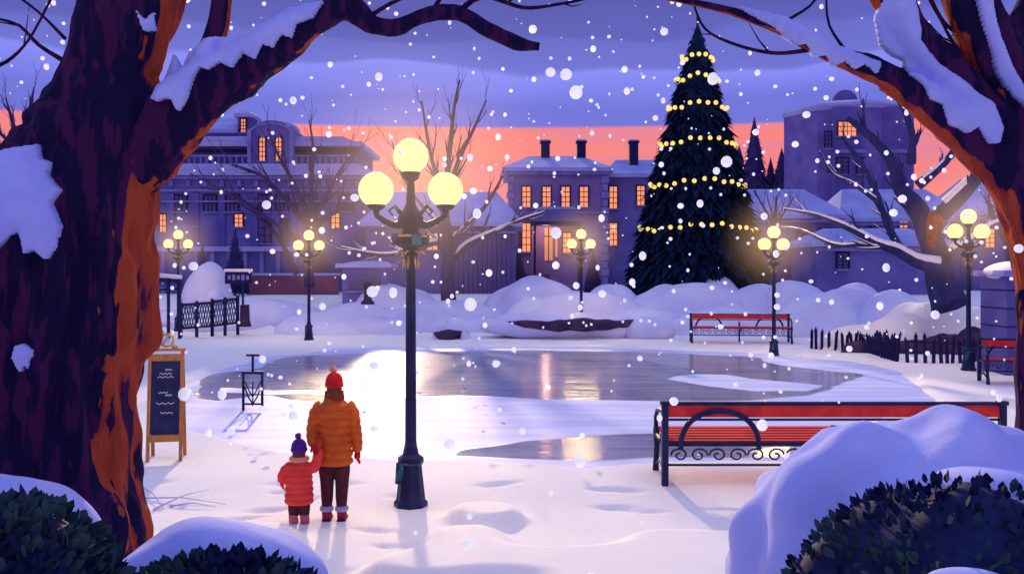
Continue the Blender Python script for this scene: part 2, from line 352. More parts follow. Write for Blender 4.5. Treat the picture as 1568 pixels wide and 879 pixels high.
# ---------------------------------------------------------------- people
def remesh(o,v):
    m=o.modifiers.new('remesh','REMESH'); m.mode='VOXEL'; m.voxel_size=v; m.use_smooth_shade=True
    s=o.modifiers.new('smooth','SMOOTH'); s.factor=.5; s.iterations=1
def puff(pts,rad,pitch,amt,step=.006):
    P,Rr=smooth(pts,rad,step); L=0;out=[]
    for i,p in enumerate(P):
        if i: L+=(P[i]-P[i-1]).length
        out.append(Rr[i]*(1+amt*(abs(math.sin(math.pi*L/pitch))**.45-.75)))
    return P,out
def hand(b,wr,dirv,side,k,s=1.0):
    wr=Vector(wr); d=Vector(dirv).normalized(); sd=Vector(side).normalized(); nn=d.cross(sd)
    b.tube([wr-d*.02*s,wr+d*.02*s,wr+d*.06*s,wr+d*.09*s],[.028*s,.032*s,.036*s,.030*s],k,10)
    for i,(o,l) in enumerate([(-.026,.062),(-.009,.072),(.009,.068),(.026,.052)]):
        p=wr+d*.075*s+sd*o*s
        b.tube([p,p+d*l*.45*s+nn*.006*s,p+d*l*.8*s+nn*.02*s,p+d*l*s+nn*.036*s],[.0115*s,.0105*s,.0095*s,.007*s],k,7)
    p=wr+d*.02*s-sd*.02*s
    b.tube([p,p-sd*.025*s+d*.03*s,p-sd*.03*s+d*.06*s+nn*.012*s],[.014*s,.012*s,.008*s],k,7)
def head(e,z,s,hatk,pomk):
    b=MB(); b.ball((0,.005,z),(.078*s,.095*s,.115*s),'skin',20,14)
    b.tube([(0,0,z-.2*s),(0,0,z-.05*s)],.052*s,'skin',12)
    b.ball((0,.1*s,z-.012*s),(.014*s,.02*s,.022*s),'skin',8,6); b.ball((0,.08*s,z-.055*s),(.028*s,.02*s,.008*s),'redhat',8,6)
    for q in(-1,1):
        b.ball((q*.03*s,.088*s,z+.012*s),(.012*s,.009*s,.008*s),'eye',8,6); b.ball((q*.08*s,0,z-.01*s),(.012*s,.02*s,.03*s),'skin',8,6)
    b.obj('head',e)
    b=MB(); b.ball((0,-.02*s,z-.03*s),(.086*s,.086*s,.12*s),'hair',20,12,.06,20); b.obj('hair',e)
    b=MB()
    prof=[(.0,.098),(.012,.107),(.045,.107),(.055,.098),(.08,.099),(.11,.092),(.14,.073),(.165,.045),(.175,.01)]
    n=40; vs=[]
    for zz,r in prof:
        for j in range(n):
            a=2*math.pi*j/n; rr=r*s*(1+.025*math.cos(a*20)); vs.append((rr*math.cos(a),rr*math.sin(a)*1.05-.005,z+.0*s+zz*s))
    fs=[(i*n+j,i*n+(j+1)%n,(i+1)*n+(j+1)%n,(i+1)*n+j) for i in range(len(prof)-1) for j in range(n)]+[tuple(range((len(prof)-1)*n,len(prof)*n))]
    b.add(vs,fs,hatk,True); b.ball((-.012*s,0,z+.205*s),.042*s,pomk,20,14,.25,60); b.obj('knit_hat',e)
def torso(b,T,TR,k,sq,n=40):
    vs=[]
    for p_,r in zip(T,TR):
        for j in range(n): a=2*math.pi*j/n; vs.append((p_.x+r*math.cos(a),p_.y+r*sq*math.sin(a),p_.z))
    m_=len(T); b.add(vs,[(i*n+j,i*n+(j+1)%n,(i+1)*n+(j+1)%n,(i+1)*n+j) for i in range(m_-1) for j in range(n)]+[tuple(reversed(range(n))),tuple((m_-1)*n+j for j in range(n))],k,True)
pa=G(512,790); e=empty('adult_person',pa,0)
b=MB()
T,TR=puff([(0,0,.64),(0,0,.70),(0,0,.85),(0,0,1.05),(0,0,1.22),(0,0,1.32),(0,0,1.39),(0,0,1.45)],[.19,.213,.205,.198,.208,.19,.135,.09],.095,.18)
torso(b,T,TR,'coat',.70)
for pts in([(.13,0,1.33),(.20,0,1.26),(.245,-.01,1.07),(.262,.02,.92),(.262,.05,.80)],[(-.13,0,1.33),(-.20,0,1.26),(-.245,-.02,1.10),(-.245,-.08,.98),(-.215,-.15,.90)]):
    P,r=puff(pts,[.095,.086,.072,.064,.052],.085,.19); b.tube(P,r,'coat',20)
o=b.obj('padded_coat',e); remesh(o,.0075)
b=MB()
for s in(-1,1):
    b.tube(*smooth([(s*.07,0,.80),(s*.085,0,.62),(s*.088,.01,.42),(s*.085,0,.30),(s*.085,-.01,.12)],[.105,.10,.078,.072,.055],.03),'pants',16)
b.ball((0,0,.72),(.17,.12,.13),'pants',20,12)
o=b.obj('trousers',e); remesh(o,.009)
b=MB()
for s in(-1,1):
    x=s*.088; b.lathe([(0,.052),(.06,.055),(.13,.058)],'boot',14,o=(x,-.01,0)); b.ball((x,.07,.035),(.05,.10,.045),'boot',16,10,floor=0); b.box((x,.04,.0),(.095,.25,.03),'dark')
    b.lathe([(.10,.05),(.115,.075),(.14,.082),(.165,.072),(.17,.05)],'cuff',16,o=(x,-.01,0))
b.obj('boots',e)
b=MB(); hand(b,(.262,.055,.80),(-.05,.12,-1),(0,1,0),'redhat',1.05); hand(b,(-.215,-.155,.90),(.25,-.35,-.35),(.8,0,.4),'redhat',1.05); b.obj('gloves',e)
b=MB(); 
for q,zz,r in((0,1.44,.085),(1,1.475,.08)): b.tube([((r+.005)*math.cos(a),(r)*math.sin(a),zz+.012*math.sin(a*2+q)) for a in np.linspace(0,2*math.pi,25)],.03,'scarf',10)
b.obj('scarf',e)
head(e,1.555,1.0,'redhat','pom')
pc=G(458,795); e=empty('child_person',pc,0)
b=MB()
T,TR=puff([(0,0,.22),(0,0,.27),(0,0,.40),(0,0,.55),(0,0,.65),(0,0,.70),(0,0,.745)],[.145,.165,.16,.15,.13,.10,.065],.07,.16,.005)
torso(b,T,TR,'redcoat',.76)
for pts in([(.09,0,.64),(.16,-.01,.645),(.205,-.02,.70),(.225,-.03,.79),(.235,-.03,.87)],[(-.08,0,.65),(-.14,0,.62),(-.185,0,.55),(-.20,.03,.49)]):
    P,r=puff(pts,[.075,.068,.062,.056,.044][:len(pts)],.062,.16,.005); b.tube(P,r,'redcoat',16)
o=b.obj('padded_coat',e); remesh(o,.006)
b=MB()
for s in(-1,1): b.tube(*smooth([(s*.05,0,.32),(s*.06,0,.2),(s*.062,0,.08)],[.08,.068,.055],.02),'pants',14)
b.ball((0,0,.28),(.12,.09,.08),'pants',16,10); o=b.obj('trousers',e); remesh(o,.008)
b=MB()
for s in(-1,1):
    x=s*.065; b.lathe([(-.02,.05),(.05,.052),(.10,.056),(.115,.045)],'pinkboot',14,o=(x,-.005,0)); b.ball((x,.05,.03),(.045,.075,.038),'pinkboot',14,8,floor=0)
b.obj('boots',e)
b=MB(); hand(b,(.235,-.03,.87),(.05,0,1),(1,0,0),'redcoat',.75); hand(b,(-.20,.03,.49),(-.1,.15,-1),(0,1,0),'redcoat',.75); b.obj('gloves',e)
b=MB(); b.tube([(.085*math.cos(a),.08*math.sin(a),.745) for a in np.linspace(0,2*math.pi,25)],.032,'pom',10); b.obj('scarf',e)
head(e,.83,.86,'purple','purple')
# ---------------------------------------------------------------- chalkboard, stand, fences
p=G(255,702); e=empty('chalkboard_sign',p,R(12))
b=MB()
for sgn in(-1,1):
    def q(x,z): return (x, sgn*(.28-z*.17), z)
    for x in(-.235,.235): b.box(q(x,.80),(.05,.045,1.72),'wood',rx=sgn*.168)
    for z,h in((.34,.10),(1.54,.10)): b.box(q(0,z),(.425,.035,h),'wood',rx=sgn*.168)
    b.box(q(0,.94),(.425,.02,1.10),'board',rx=sgn*.168)
b.box((0,-.0,1.66),(.55,.12,.04),'wood')
for x in(-.14,.12): b.ball((x,0,1.70),(.05,.04,.035),'gold',10,8)
b.tube([(.10*math.cos(a),0,1.80+.09*math.sin(a)) for a in np.linspace(0,2*math.pi,20)],.018,'gold',8)
b.tube([(-.06,0,1.72),(.02,0,1.86),(.07,0,1.93)],.014,'gold',8)
for z,wd,x0 in((1.36,.05,.04),(1.30,.09,0),(1.25,.12,0),(1.02,.07,-.03),(.98,.05,.05),(.86,.13,0),(.72,.09,.02)):
    yy=-(.28-z*.17)-.018
    b.tube([(x0-wd+2*wd*t,yy,z+.012*math.sin(t*19+z*9)) for t in np.linspace(0,1,14)],.0055,'chalk',5)
b.obj('frame_and_board',e)
p=G(387,627,0.02); p.z=0; b=MB()
b.tube([(-.2,0,0),(-.2,0,.80),(.2,0,.80),(.2,0,0)],.03,'iron',8); b.box((0,0,.80),(.46,.06,.06),'iron'); b.box((0,0,.14),(.40,.03,.04),'iron')
b.tube([(0,0,.8),(0,0,1.16)],.028,'iron',8); b.box((0,0,1.17),(.27,.05,.05),'iron')
for s in(-1,1): b.tube([(0,0,.14),(s*.10,0,.3),(s*.17,0,.5)],.018,'iron',6); b.tube([(0,0,.3),(s*.08,0,.42),(s*.17,0,.62)],.014,'iron',6)
b.tube([(0,0,.1),(0,0,.62)],.016,'iron',6); b.obj('bicycle_stand',loc=p)
b=MB()
def lat(b,u0,v0,u1,v1,hpx,d,n=10):
    A=at(u0,v0,d);B=at(u1,v1,d+.6);H=hpx/F*d; up=Vector((0,0,H))
    b.tube([A,B],.05,'iron',6); b.tube([A+up,B+up],.06,'iron',6)
    for i in range(n):
        t0=i/n;t1=(i+1)/n;P0=A.lerp(B,t0);P1=A.lerp(B,t1)
        b.tube([P0,P1+up],.024,'iron',4);b.tube([P0+up,P1],.024,'iron',4)
        Pm=(P0+P1)/2; b.tube([Pm,P1+up*.5],.02,'iron',4); b.tube([P0+up*.5,Pm+up],.02,'iron',4); b.tube([Pm,P0+up*.5],.02,'iron',4); b.tube([P1+up*.5,Pm+up],.02,'iron',4)
    for t in(0,.5,1): P0=A.lerp(B,t); b.tube([P0-Vector((0,0,.6)),P0+up*1.12],.08,'iron',6)
lat(b,277,503,325,499,36,42,6); lat(b,325,499,364,494,37,42.6,5); b.obj('lattice_fence')
b=MB(); 
for u in(237,258,275): b.tube([at(u,530,41),at(u,424 if u!=237 else 430,41)],.075,'iron',6)
b.tube([at(232,428,41),at(278,432,41)],.09,'iron',6); b.tube([at(232,445,41),at(272,442,41)],.05,'iron',6); b.tube([at(237,424,41),at(250,440,41),at(258,424,41)],.03,'iron',5)
for u in (212,219,226): b.tube([at(u,498,41.5),at(u,462,41.5)],.04,'iron',5)
b.tube([at(207,470,41.5),at(230,474,41.5)],.05,'iron',5)
b.tube([at(232,424,41)+Vector((0,0,.09)),at(278,428,41)+Vector((0,0,.09))],.1,'snow',6); b.obj('metal_gate')
b=MB(); b.box(at(365,425,43),(1.15,.12,.55),'dark'); b.box(at(365,414,43),(1.2,.22,.13),'snow'); b.tube([at(372,436,43),at(372,500,43)],.06,'iron',6)
for i in range(5): b.box(at(351+i*7,425,42.92),(.12,.03,.25 if i%2 else .18),'trim')
b.obj('park_sign')
b=MB(); b.lathe([(0,.3),(.3,.22),(.9,.2),(.95,.22)],'brown',9,o=at(375,500,43)); b.obj('tree_stump')
# picket fence
b=MB(); cur=[(1243,532),(1290,536),(1330,542),(1375,556),(1430,558),(1480,556),(1535,548)]
cp=[G(u,v) for u,v in cur]; P,_=smooth(cp,[1]*len(cp),.235)
for i,p_ in enumerate(P):
    h=(.80+.22*noise.noise(p_*.6)+random.uniform(-.08,.08))*(.85 if i<14 else 1.0); t=random.uniform(-.12,.12)
    b.box(p_+Vector((0,0,h/2-.05)),(.10,.04,h),'dark',ry=t)
    b.add([p_+Vector((-.05+t*h*.95,-.02,h-.06)),p_+Vector((.05+t*h*.95,-.02,h-.06)),p_+Vector((t*h,0,h+.07)),p_+Vector((t*h*.95,.02,h-.06))],[(0,1,2),(1,3,2),(3,0,2)],'dark')
for z in(.28,.58): b.tube([q_+Vector((0,.04,z+.05*math.sin(i*.3))) for i,q_ in enumerate(P) if i>7],.028,'dark',5)
b.obj('picket_fence')
b=MB()
for (u,v,w,h) in [(1318,532,32,20),(1400,532,34,20),(1450,528,40,26),(1500,524,40,30)]:
    p_=at(u,v,33.8); b.ball((p_.x,33.8,p_.z-.3),(w/F*33.5,.6,h/F*33.5+.1),'brown',24,14,.3,2)
b.obj('winter_hedge')
b=MB(); c=at(1562,500,27.5); b.box((c.x,27.5,1.45),(1.5,1.5,2.7),'wall3'); b.box((c.x,27.5,2.86),(1.8,1.8,.16),'trim'); b.box((c.x,27.5,.25),(1.65,1.65,.4),'wall3')
for zz in (.9,1.4,1.9,2.4): b.box((c.x,27.5,zz),(1.53,1.53,.03),'dark')
b.ball((c.x,27.5,2.9),(.95,.95,.32),'banksnow',20,12,.08,2); b.obj('gate_pillar')
# ---------------------------------------------------------------- buildings
def window(fr,gl,x,y,z,w,h,k='win',nx_=2,nz_=4,arch=False,t=.09):
    if arch:
        pts=[(x-w/2,z-h/2),(x+w/2,z-h/2)]+[(x+w/2*math.cos(a),z+h/2-w/2+w/2*math.sin(a)) for a in np.linspace(0,math.pi,9)]
        gl.prism(pts,y-.06,y-.02,k)
    else: gl.box((x,y-.04,z),(w,.04,h),k)
    for s in(-1,1): fr.box((x+s*(w/2+t/2),y-.05,z),(t,.14,h+2*t),'dark')
    if not arch: fr.box((x,y-.05,z+h/2+t/2),(w,.14,t),'dark')
    fr.box((x,y-.08,z-h/2-t/2),(w+3*t,.24,t),'trim')
    for i in range(1,nx_): fr.box((x-w/2+w*i/nx_,y-.075,z),(.05,.03,h),'dark')
    for i in range(1,nz_): fr.box((x,y-.078,z-h/2+h*i/nz_),(w,.03,.05),'dark')
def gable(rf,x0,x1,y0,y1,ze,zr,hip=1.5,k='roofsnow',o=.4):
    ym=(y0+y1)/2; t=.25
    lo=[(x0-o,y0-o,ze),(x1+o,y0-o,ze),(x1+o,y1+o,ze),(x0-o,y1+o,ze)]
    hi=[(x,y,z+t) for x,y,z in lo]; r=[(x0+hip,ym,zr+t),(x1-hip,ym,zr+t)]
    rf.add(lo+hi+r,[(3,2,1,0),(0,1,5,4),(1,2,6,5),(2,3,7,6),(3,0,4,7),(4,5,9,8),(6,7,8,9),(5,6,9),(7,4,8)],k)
def X_(u,d): return (u-784)/F*d
def Z_(v,d): return CAMH-(v-411)/F*d
def block(wl,u0,u1,vt,d,dep,k='wall'):
    x0,x1=X_(u0,d),X_(u1,d); z1=Z_(vt,d); wl.box(((x0+x1)/2,d+dep/2,(z1+.8)/2),(x1-x0,dep,z1-.8),k); return x0,x1,z1
# townhouse
e=empty('brick_townhouse'); wl=MB();rf=MB();fr=MB();gl=MB(); d=66
x0,x1,z1=block(wl,778,930,263,d,9,'wall2'); gable(rf,x0,x1,d,d+9,z1,z1+1.3)
fr.box(((x0+x1)/2,d-.1,z1-.12),(x1-x0+.3,.3,.22),'trim'); fr.box(((x0+x1)/2,d-.06,Z_(326,d)),(x1-x0+.1,.16,.12),'trim')
for s,xx in((0,x0+.15),(1,x1-.15)):
    for i in range(14): fr.box((xx,d-.05,2.2+i*.52),(.5 if i%2 else .34,.12,.44),'trim')
xa,xb,zz=block(wl,930.5,1040,272,d+1.5,8,'wall'); gable(rf,xa,xb,d+1.5,d+9.5,zz,zz+1.4,1)
for u in(806,837,866,894): window(fr,gl,X_(u,d),d,Z_(302,d),.52,1.35)
window(fr,gl,X_(806,d),d,Z_(364,d),.52,1.9); 
for u,v,h in((939,303,1.5),(981,300,1.3),(939,359,1.5)): window(fr,gl,X_(u,d+1.5),d+1.5,Z_(v,d+1.5),.5,h)
window(fr,gl,X_(868,d),d,Z_(372,d),.5,1.3,nx_=2); 
gl.box((X_(840,d),d-.04,Z_(374,d)),(.55,.05,2.2),'win2'); gl.box((X_(852,d),d-.04,Z_(372,d)),(.16,.04,1.9),'win2')
fr.box((X_(840,d),d-.09,Z_(374,d)),(.06,.05,2.2),'dark'); fr.box((X_(840,d),d-.09,Z_(362,d)),(.55,.05,.06),'dark')
cx=X_(851,d); fr.box((cx,d-.9,Z_(344,d)),(3.1,1.8,.22),'dark')
for s in(-1,1): fr.box((cx+s*1.45,d-1.6,(Z_(345,d)+1.6)/2+.2),(.14,.14,Z_(345,d)-1.7),'dark')
rf.prism([(cx-1.6,Z_(341,d)),(cx+1.6,Z_(341,d)),(cx+1.5,Z_(329,d)),(cx+1.2,Z_(323,d)),(cx-1.2,Z_(323,d)),(cx-1.5,Z_(329,d))],d-1.8,d-.01,'wall')
rf.prism([(cx-1.3,Z_(323,d)),(cx+1.3,Z_(323,d)),(cx+1.1,Z_(319,d)),(cx-1.1,Z_(319,d))],d-1.7,d-.01,'roofsnow')
for u in(835,890,970):
    x=X_(u,d+4); zt=Z_(221,d+4); fr.box((x,d+4,zt-1.0),(.62,.6,2.2),'dark'); fr.box((x,d+4,zt+.13),(.78,.76,.12),'dark'); rf.box((x,d+4,zt+.24),(.7,.7,.1),'roofsnow')
for i in range(6): fr.box((X_(818,d)-.1*i,d-1.2-.35*i,2.45-.17*i),(2.0,.36,.3),'brick')
wl.obj('walls',e);rf.obj('roof',e);fr.obj('frames_and_steps',e);gl.obj('windows',e)
l=bpy.data.lights.new('porch_light','POINT'); l.color=(1,.5,.3); l.energy=110; l.shadow_soft_size=.15
lo=bpy.data.objects.new('porch_lamp',l); scene.collection.objects.link(lo); lo.parent=e; lo.location=(X_(835,d),d-1.2,Z_(352,d))
# palace
e=empty('palace_building'); wl=MB();rf=MB();fr=MB();gl=MB(); d=64
x0,x1,z1=block(wl,200,560,270,d,12); xm=(x0+x1)/2
rf.box((xm,d+5.6,z1+.16),(x1-x0+.8,12.6,.3),'roofsnow'); rf.prism([(x0-.5,z1+.31),(x1+.5,z1+.31),(x1-.4,z1+.75),(x0+.4,z1+.75)],d-.6,d+11,'roofsnow')
fr.box((xm,d-.18,z1-.12),(x1-x0+.5,.5,.2),'trim'); fr.box((xm,d-.1,Z_(292,d)),(x1-x0+.2,.25,.16),'trim'); fr.box((xm,d-.1,Z_(330,d)+.9),(x1-x0+.1,.2,.1),'trim')
for i in range(14): fr.box((x0+.5+(x1-x0-1)*i/13,d-.1,Z_(281,d)),(.25,.22,.4),'trim')
for u in(262,300,340,390,450,500,550): fr.box((X_(u,d),d-.07,Z_(360,d)),(.45,.16,5.4),'wall3')
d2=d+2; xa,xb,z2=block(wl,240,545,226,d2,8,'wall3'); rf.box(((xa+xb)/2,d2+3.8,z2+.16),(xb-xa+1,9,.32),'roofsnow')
rf.prism([(xa,z2+.32),(xb,z2+.32),(xb-.8,z2+.7),(xa+.8,z2+.7)],d2-.3,d2+7,'roofsnow')
fr.box(((xa+xb)/2,d2-.15,z2-.25),(xb-xa+.4,.4,.14),'dark')
for i in range(34): fr.box((xa+.2+(xb-xa-.4)*i/33,d2-1.2,Z_(251,d)+.25),(.12,.12,.55),'trim')
fr.box(((xa+xb)/2,d2-1.2,Z_(251,d)+.6),(xb-xa,.22,.12),'trim')
c=X_(417,d+1); hw=32/F*(d+1); zt=Z_(186,d+1); zb=Z_(262,d+1)
ar=[(c-hw,zb),(c+hw,zb),(c+hw,zt-.6)]+[(c+hw*.9*math.cos(a),zt-.6+.6*math.sin(a)) for a in np.linspace(.05,math.pi-.05,11)]+[(c-hw,zt-.6)]
wl.prism(ar,d+.6,d+5,'wall')
rf.tube([(c+hw*1.0*math.cos(a),d+2.5,zt-.62+.72*math.sin(a)) for a in np.linspace(0,math.pi,13)],.16,'roofsnow',8)
fr.tube([(c+hw*.95*math.cos(a),d+.5,zt-.85+.62*math.sin(a)) for a in np.linspace(0,math.pi,13)],.07,'trim',6)
for s in(-1,1): fr.box((c+s*hw,d+.55,(zt+zb)/2-.3),(.24,.3,zt-zb-.6),'trim')
for u in(402,427): window(fr,gl,X_(u,d+.6),d+.6,Z_(229,d+.6),.36,1.55,arch=True,nz_=5)
xa,xb,z3=block(wl,300,366,205,d+4,5,'wall'); gable(rf,xa,xb,d+4,d+9,z3,z3+1.2,.8)
xa,xb,z3=block(wl,364,383,180,d+3.6,2,'wall3'); gable(rf,xa,xb,d+3.6,d+5.6,z3,z3+.35,.3,o=.2); window(fr,gl,X_(373,d+3.6),d+3.6,Z_(193,d+3.6),.3,.9)
for u,v,w,h in((250,342,.38,1.1),(366,338,.5,.8),(514,338,.5,.9),(299,343,.22,.3)): window(fr,gl,X_(u,d),d,Z_(v,d),w,h,nx_=2,nz_=3)
for u in(277,322,356,405,432,475,530): window(fr,gl,X_(u,d),d,Z_(312,d),.75,1.05,'glassdark',nx_=3,nz_=2)
for u in(405,440,480): window(fr,gl,X_(u,d),d,Z_(355,d),.8,1.5,'glassdark',nx_=2,nz_=3)
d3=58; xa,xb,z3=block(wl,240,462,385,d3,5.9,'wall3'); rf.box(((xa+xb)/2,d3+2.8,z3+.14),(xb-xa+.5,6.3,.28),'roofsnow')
for i in range(9): fr.box((xa+.4+(xb-xa-.8)*i/8,d3-.06,(z3+1.4)/2),(.22,.14,z3-1.4),'trim')
xa=X_(384,d3-2);xb=X_(518,d3-2); wl.box(((xa+xb)/2,d3-2,1.6),(xb-xa,.5,2.0),'brick'); rf.box(((xa+xb)/2,d3-2,2.66),(xb-xa+.2,.7,.14),'roofsnow')
wl.obj('walls',e);rf.obj('roof',e);fr.obj('cornices_and_frames',e);gl.obj('windows',e)
# cottage
e=empty('cottage'); wl=MB();rf=MB();fr=MB();gl=MB(); d=58
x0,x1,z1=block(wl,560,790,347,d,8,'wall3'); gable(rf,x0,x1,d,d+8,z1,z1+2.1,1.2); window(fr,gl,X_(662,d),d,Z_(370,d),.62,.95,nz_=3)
window(fr,gl,X_(610,d),d,Z_(372,d),.5,.8,'glassdark')
n_=int((x1-X_(690,d))/.28)
for i in range(n_): fr.box((X_(692,d)+.28*i,d-.08,(z1+1)/2),(.24,.12,z1-1.1),'plank')
fr.box((X_(740,d),d-.22,z1-.35),(3.9,.1,.14),'trim')
wl.obj('walls',e);rf.obj('roof',e);fr.obj('planks_and_frames',e);gl.obj('windows',e)
# kiosk
e=empty('park_kiosk'); wl=MB(); d=47; x0,x1,z1=block(wl,524,592,410,d,2.2,'wall'); wl.obj('walls',e); rf=MB(); rf.box(((x0+x1)/2,d+1,z1+.1),(x1-x0+.5,2.9,.2),'roofsnow'); rf.ball(((x0+x1)/2,d+1,z1+.18),(1.2,1.2,.16),'roofsnow',16,8); rf.obj('roof',e)
fr=MB(); fr.box(((x0+x1)/2,d-.04,z1-.75),(1.5,.1,.65),'glassdark'); fr.box(((x0+x1)/2,d-.1,z1-1.15),(1.7,.25,.08),'trim'); fr.obj('counter',e)
b=MB(); b.lathe([(0,.3),(.1,.3),(.2,.18),(.75,.16),(.8,.24),(.95,.2),(1.0,.1)],'dark',8,o=at(563,466,43)); b.obj('litter_bin')
# tower
e=empty('tower_building'); wl=MB();rf=MB();fr=MB();gl=MB(); d=84; c=X_(1300,d+5); rr=92/F*(d+5); zt=Z_(163,d)
wl.lathe([(0,rr/math.cos(math.pi/8)),(zt,rr/math.cos(math.pi/8))],'wall',8,o=(c,d+5,0),smooth=False)
rf.lathe([(zt-.25,rr*1.1),(zt+.1,rr*1.13),(zt+.35,rr*1.08),(zt+1.0,rr*.5),(zt+1.2,.5)],'roofsnow',8,o=(c,d+5,0),smooth=False)
rf.ball((c-.4,d+5,zt+1.2),(1.15,1.15,1.1),'wall3',16,10); rf.lathe([(zt+.3,1.4),(zt+1.2,1.3)],'wall3',12,o=(c-.4,d+5,0))
wl.box((c,d+5,zt/2),(rr*1.15,rr*2.04,zt-.3),'wall3'); yf=d+5-rr*1.02
window(fr,gl,X_(1297,yf),yf,Z_(198,yf),1.5,1.2,nx_=4,nz_=3)
for u,v,w,h,kk in((1290,255,.9,1.4,'glassdark'),(1320,255,.9,1.4,'glassdark'),(1335,206,.35,1.8,'win'),(1268,215,.5,1.4,'glassdark')): window(fr,gl,X_(u,yf),yf,Z_(v,yf),w,h,kk)
fr.box((c,yf-.05,Z_(232,yf)),(rr*1.15,.2,.3),'trim')
wl.obj('walls',e);rf.obj('roof',e);fr.obj('frames',e);gl.obj('windows',e)
def house(u0,u1,ve,vr,d,dep,wins,k='wall'):
    e=empty('snowy_house'); wl=MB();rf=MB();fr=MB();gl=MB()
    x0,x1,z1=block(wl,u0,u1,ve,d,dep,k); gable(rf,x0,x1,d,d+dep,z1,Z_(vr,d+dep/2)-.25,1.2)
    fr.box(((x0+x1)/2,d-.1,z1-.15),(x1-x0+.2,.25,.2),'trim')
    for u,v,w,h,kk in wins: window(fr,gl,X_(u,d),d,Z_(v,d),w,h,kk)
    wl.obj('walls',e);rf.obj('roof',e);fr.obj('frames',e)
    if gl.v: gl.obj('windows',e)
house(1120,1288,335,290,62,8,[(1230,365,.7,1.2,'glassdark'),(1262,365,.7,1.2,'glassdark')],'wall3')
house(1250,1450,378,350,56,5,[(1290,400,.6,.9,'glassdark')],'wall')
house(1292,1480,340,290,68,8,[(1383,349,.55,.95,'win'),(1340,352,.6,1.1,'glassdark')],'wall')
house(1490,1700,330,275,66,9,[(1515,365,.6,1.2,'win'),(1550,365,.6,1.2,'glassdark')],'wall3')
house(-120,190,300,240,70,10,[],'wall3')
house(1640,1900,300,240,72,10,[],'wall')
house(1040,1210,350,310,74,6,[],'wall3')
# ---------------------------------------------------------------- conifers
def conifer(b,base,h,rad,k,n,seed,core=.8,tiers=14,ex=.92):
    rnd=random.Random(seed); base=Vector(base)
    prof=[]
    for i in range(tiers):
        t=i/tiers; r0=rad*(1-t)**ex
        prof+= [(h*(.04+.96*t),r0*core),(h*(.04+.96*(t+.8/tiers)),rad*(1-t-.8/tiers)**ex*core*.86)]
    prof.append((h*.995,.02)); b.lathe(prof,k,18,o=base,smooth=False)
    b.lathe([(0,rad*.09),(h*.1,rad*.08)],'brown',8,o=base)
    for i in range(n):
        t=1-math.sqrt(rnd.random()) ; t=t*.985; a=rnd.uniform(0,2*math.pi); zz=h*(.05+.95*t)
        q=(t*tiers)%1; r=rad*(1-t)**ex*(1.05-.16*q)+.05
        dv=Vector((math.cos(a),math.sin(a),0)); sd=Vector((-math.sin(a),math.cos(a),0))
        L=r*.35+.15*h/16; w=L*rnd.uniform(.16,.30); dr=rnd.uniform(.4,.9)
        p0=base+dv*(r-L*.8)+Vector((0,0,zz+L*.25)); p1=base+dv*(r*rnd.uniform(.95,1.10))+Vector((0,0,zz-L*dr))
        m=(p0+p1)/2+dv*.05
        b.add([p0,m+sd*w,p1,m-sd*w,m+Vector((0,0,-w*.6))],[(0,1,4),(1,2,4),(2,3,4),(3,0,4)],k)
d=52; base=Vector((X_(1068,d),d,float(gz(X_(1068,d),d)))); hh=Z_(36,d)-base.z
e=empty('christmas_tree'); b=MB(); conifer(b,base,hh,3.85,'fir',4600,3,ex=.80); b.obj('fir',e)
b=MB(); 
for v,hwp,n_ in((88,20,14),(119,29,17),(162,41,21),(217,54,25),(281,68,30),(350,84,36)):
    r=hwp/F*d+.12; zc=Z_(v,d-r)
    for j in range(n_):
        a=2*math.pi*(j+.3)/n_; b.ball((base.x+r*math.cos(a),base.y+r*math.sin(a),zc+.12*math.sin(a*3)+.1+.06*math.sin(j*2.3)),.12,'bulb',8,6)
    b.tube([(base.x+(r-.05)*math.cos(a),base.y+(r-.05)*math.sin(a),zc+.12*math.sin(a*3)+.12) for a in np.linspace(0,2*math.pi,60)],.02,'dark',4)
b.obj('fairy_lights',e)
b=MB(); b.tube([base+Vector((0,0,hh-.3)),base+Vector((0,0,hh+.5))],.06,'fir',6); b.obj('tip',e)
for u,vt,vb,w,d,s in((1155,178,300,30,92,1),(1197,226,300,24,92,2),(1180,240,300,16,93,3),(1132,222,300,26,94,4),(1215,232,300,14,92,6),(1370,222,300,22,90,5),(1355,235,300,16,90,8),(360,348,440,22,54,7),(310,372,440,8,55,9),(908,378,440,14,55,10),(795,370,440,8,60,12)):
    x=X_(u,d); zb=float(gz(x,d)); hh=Z_(vt,d)-zb; b=MB(); conifer(b,(x,d,zb),hh,min(hh*.3,max(w/F*d*1.1*hh/((vb-vt)/F*d)*.8,.5)),'fir2',700,s,tiers=9); b.obj('fir_tree')
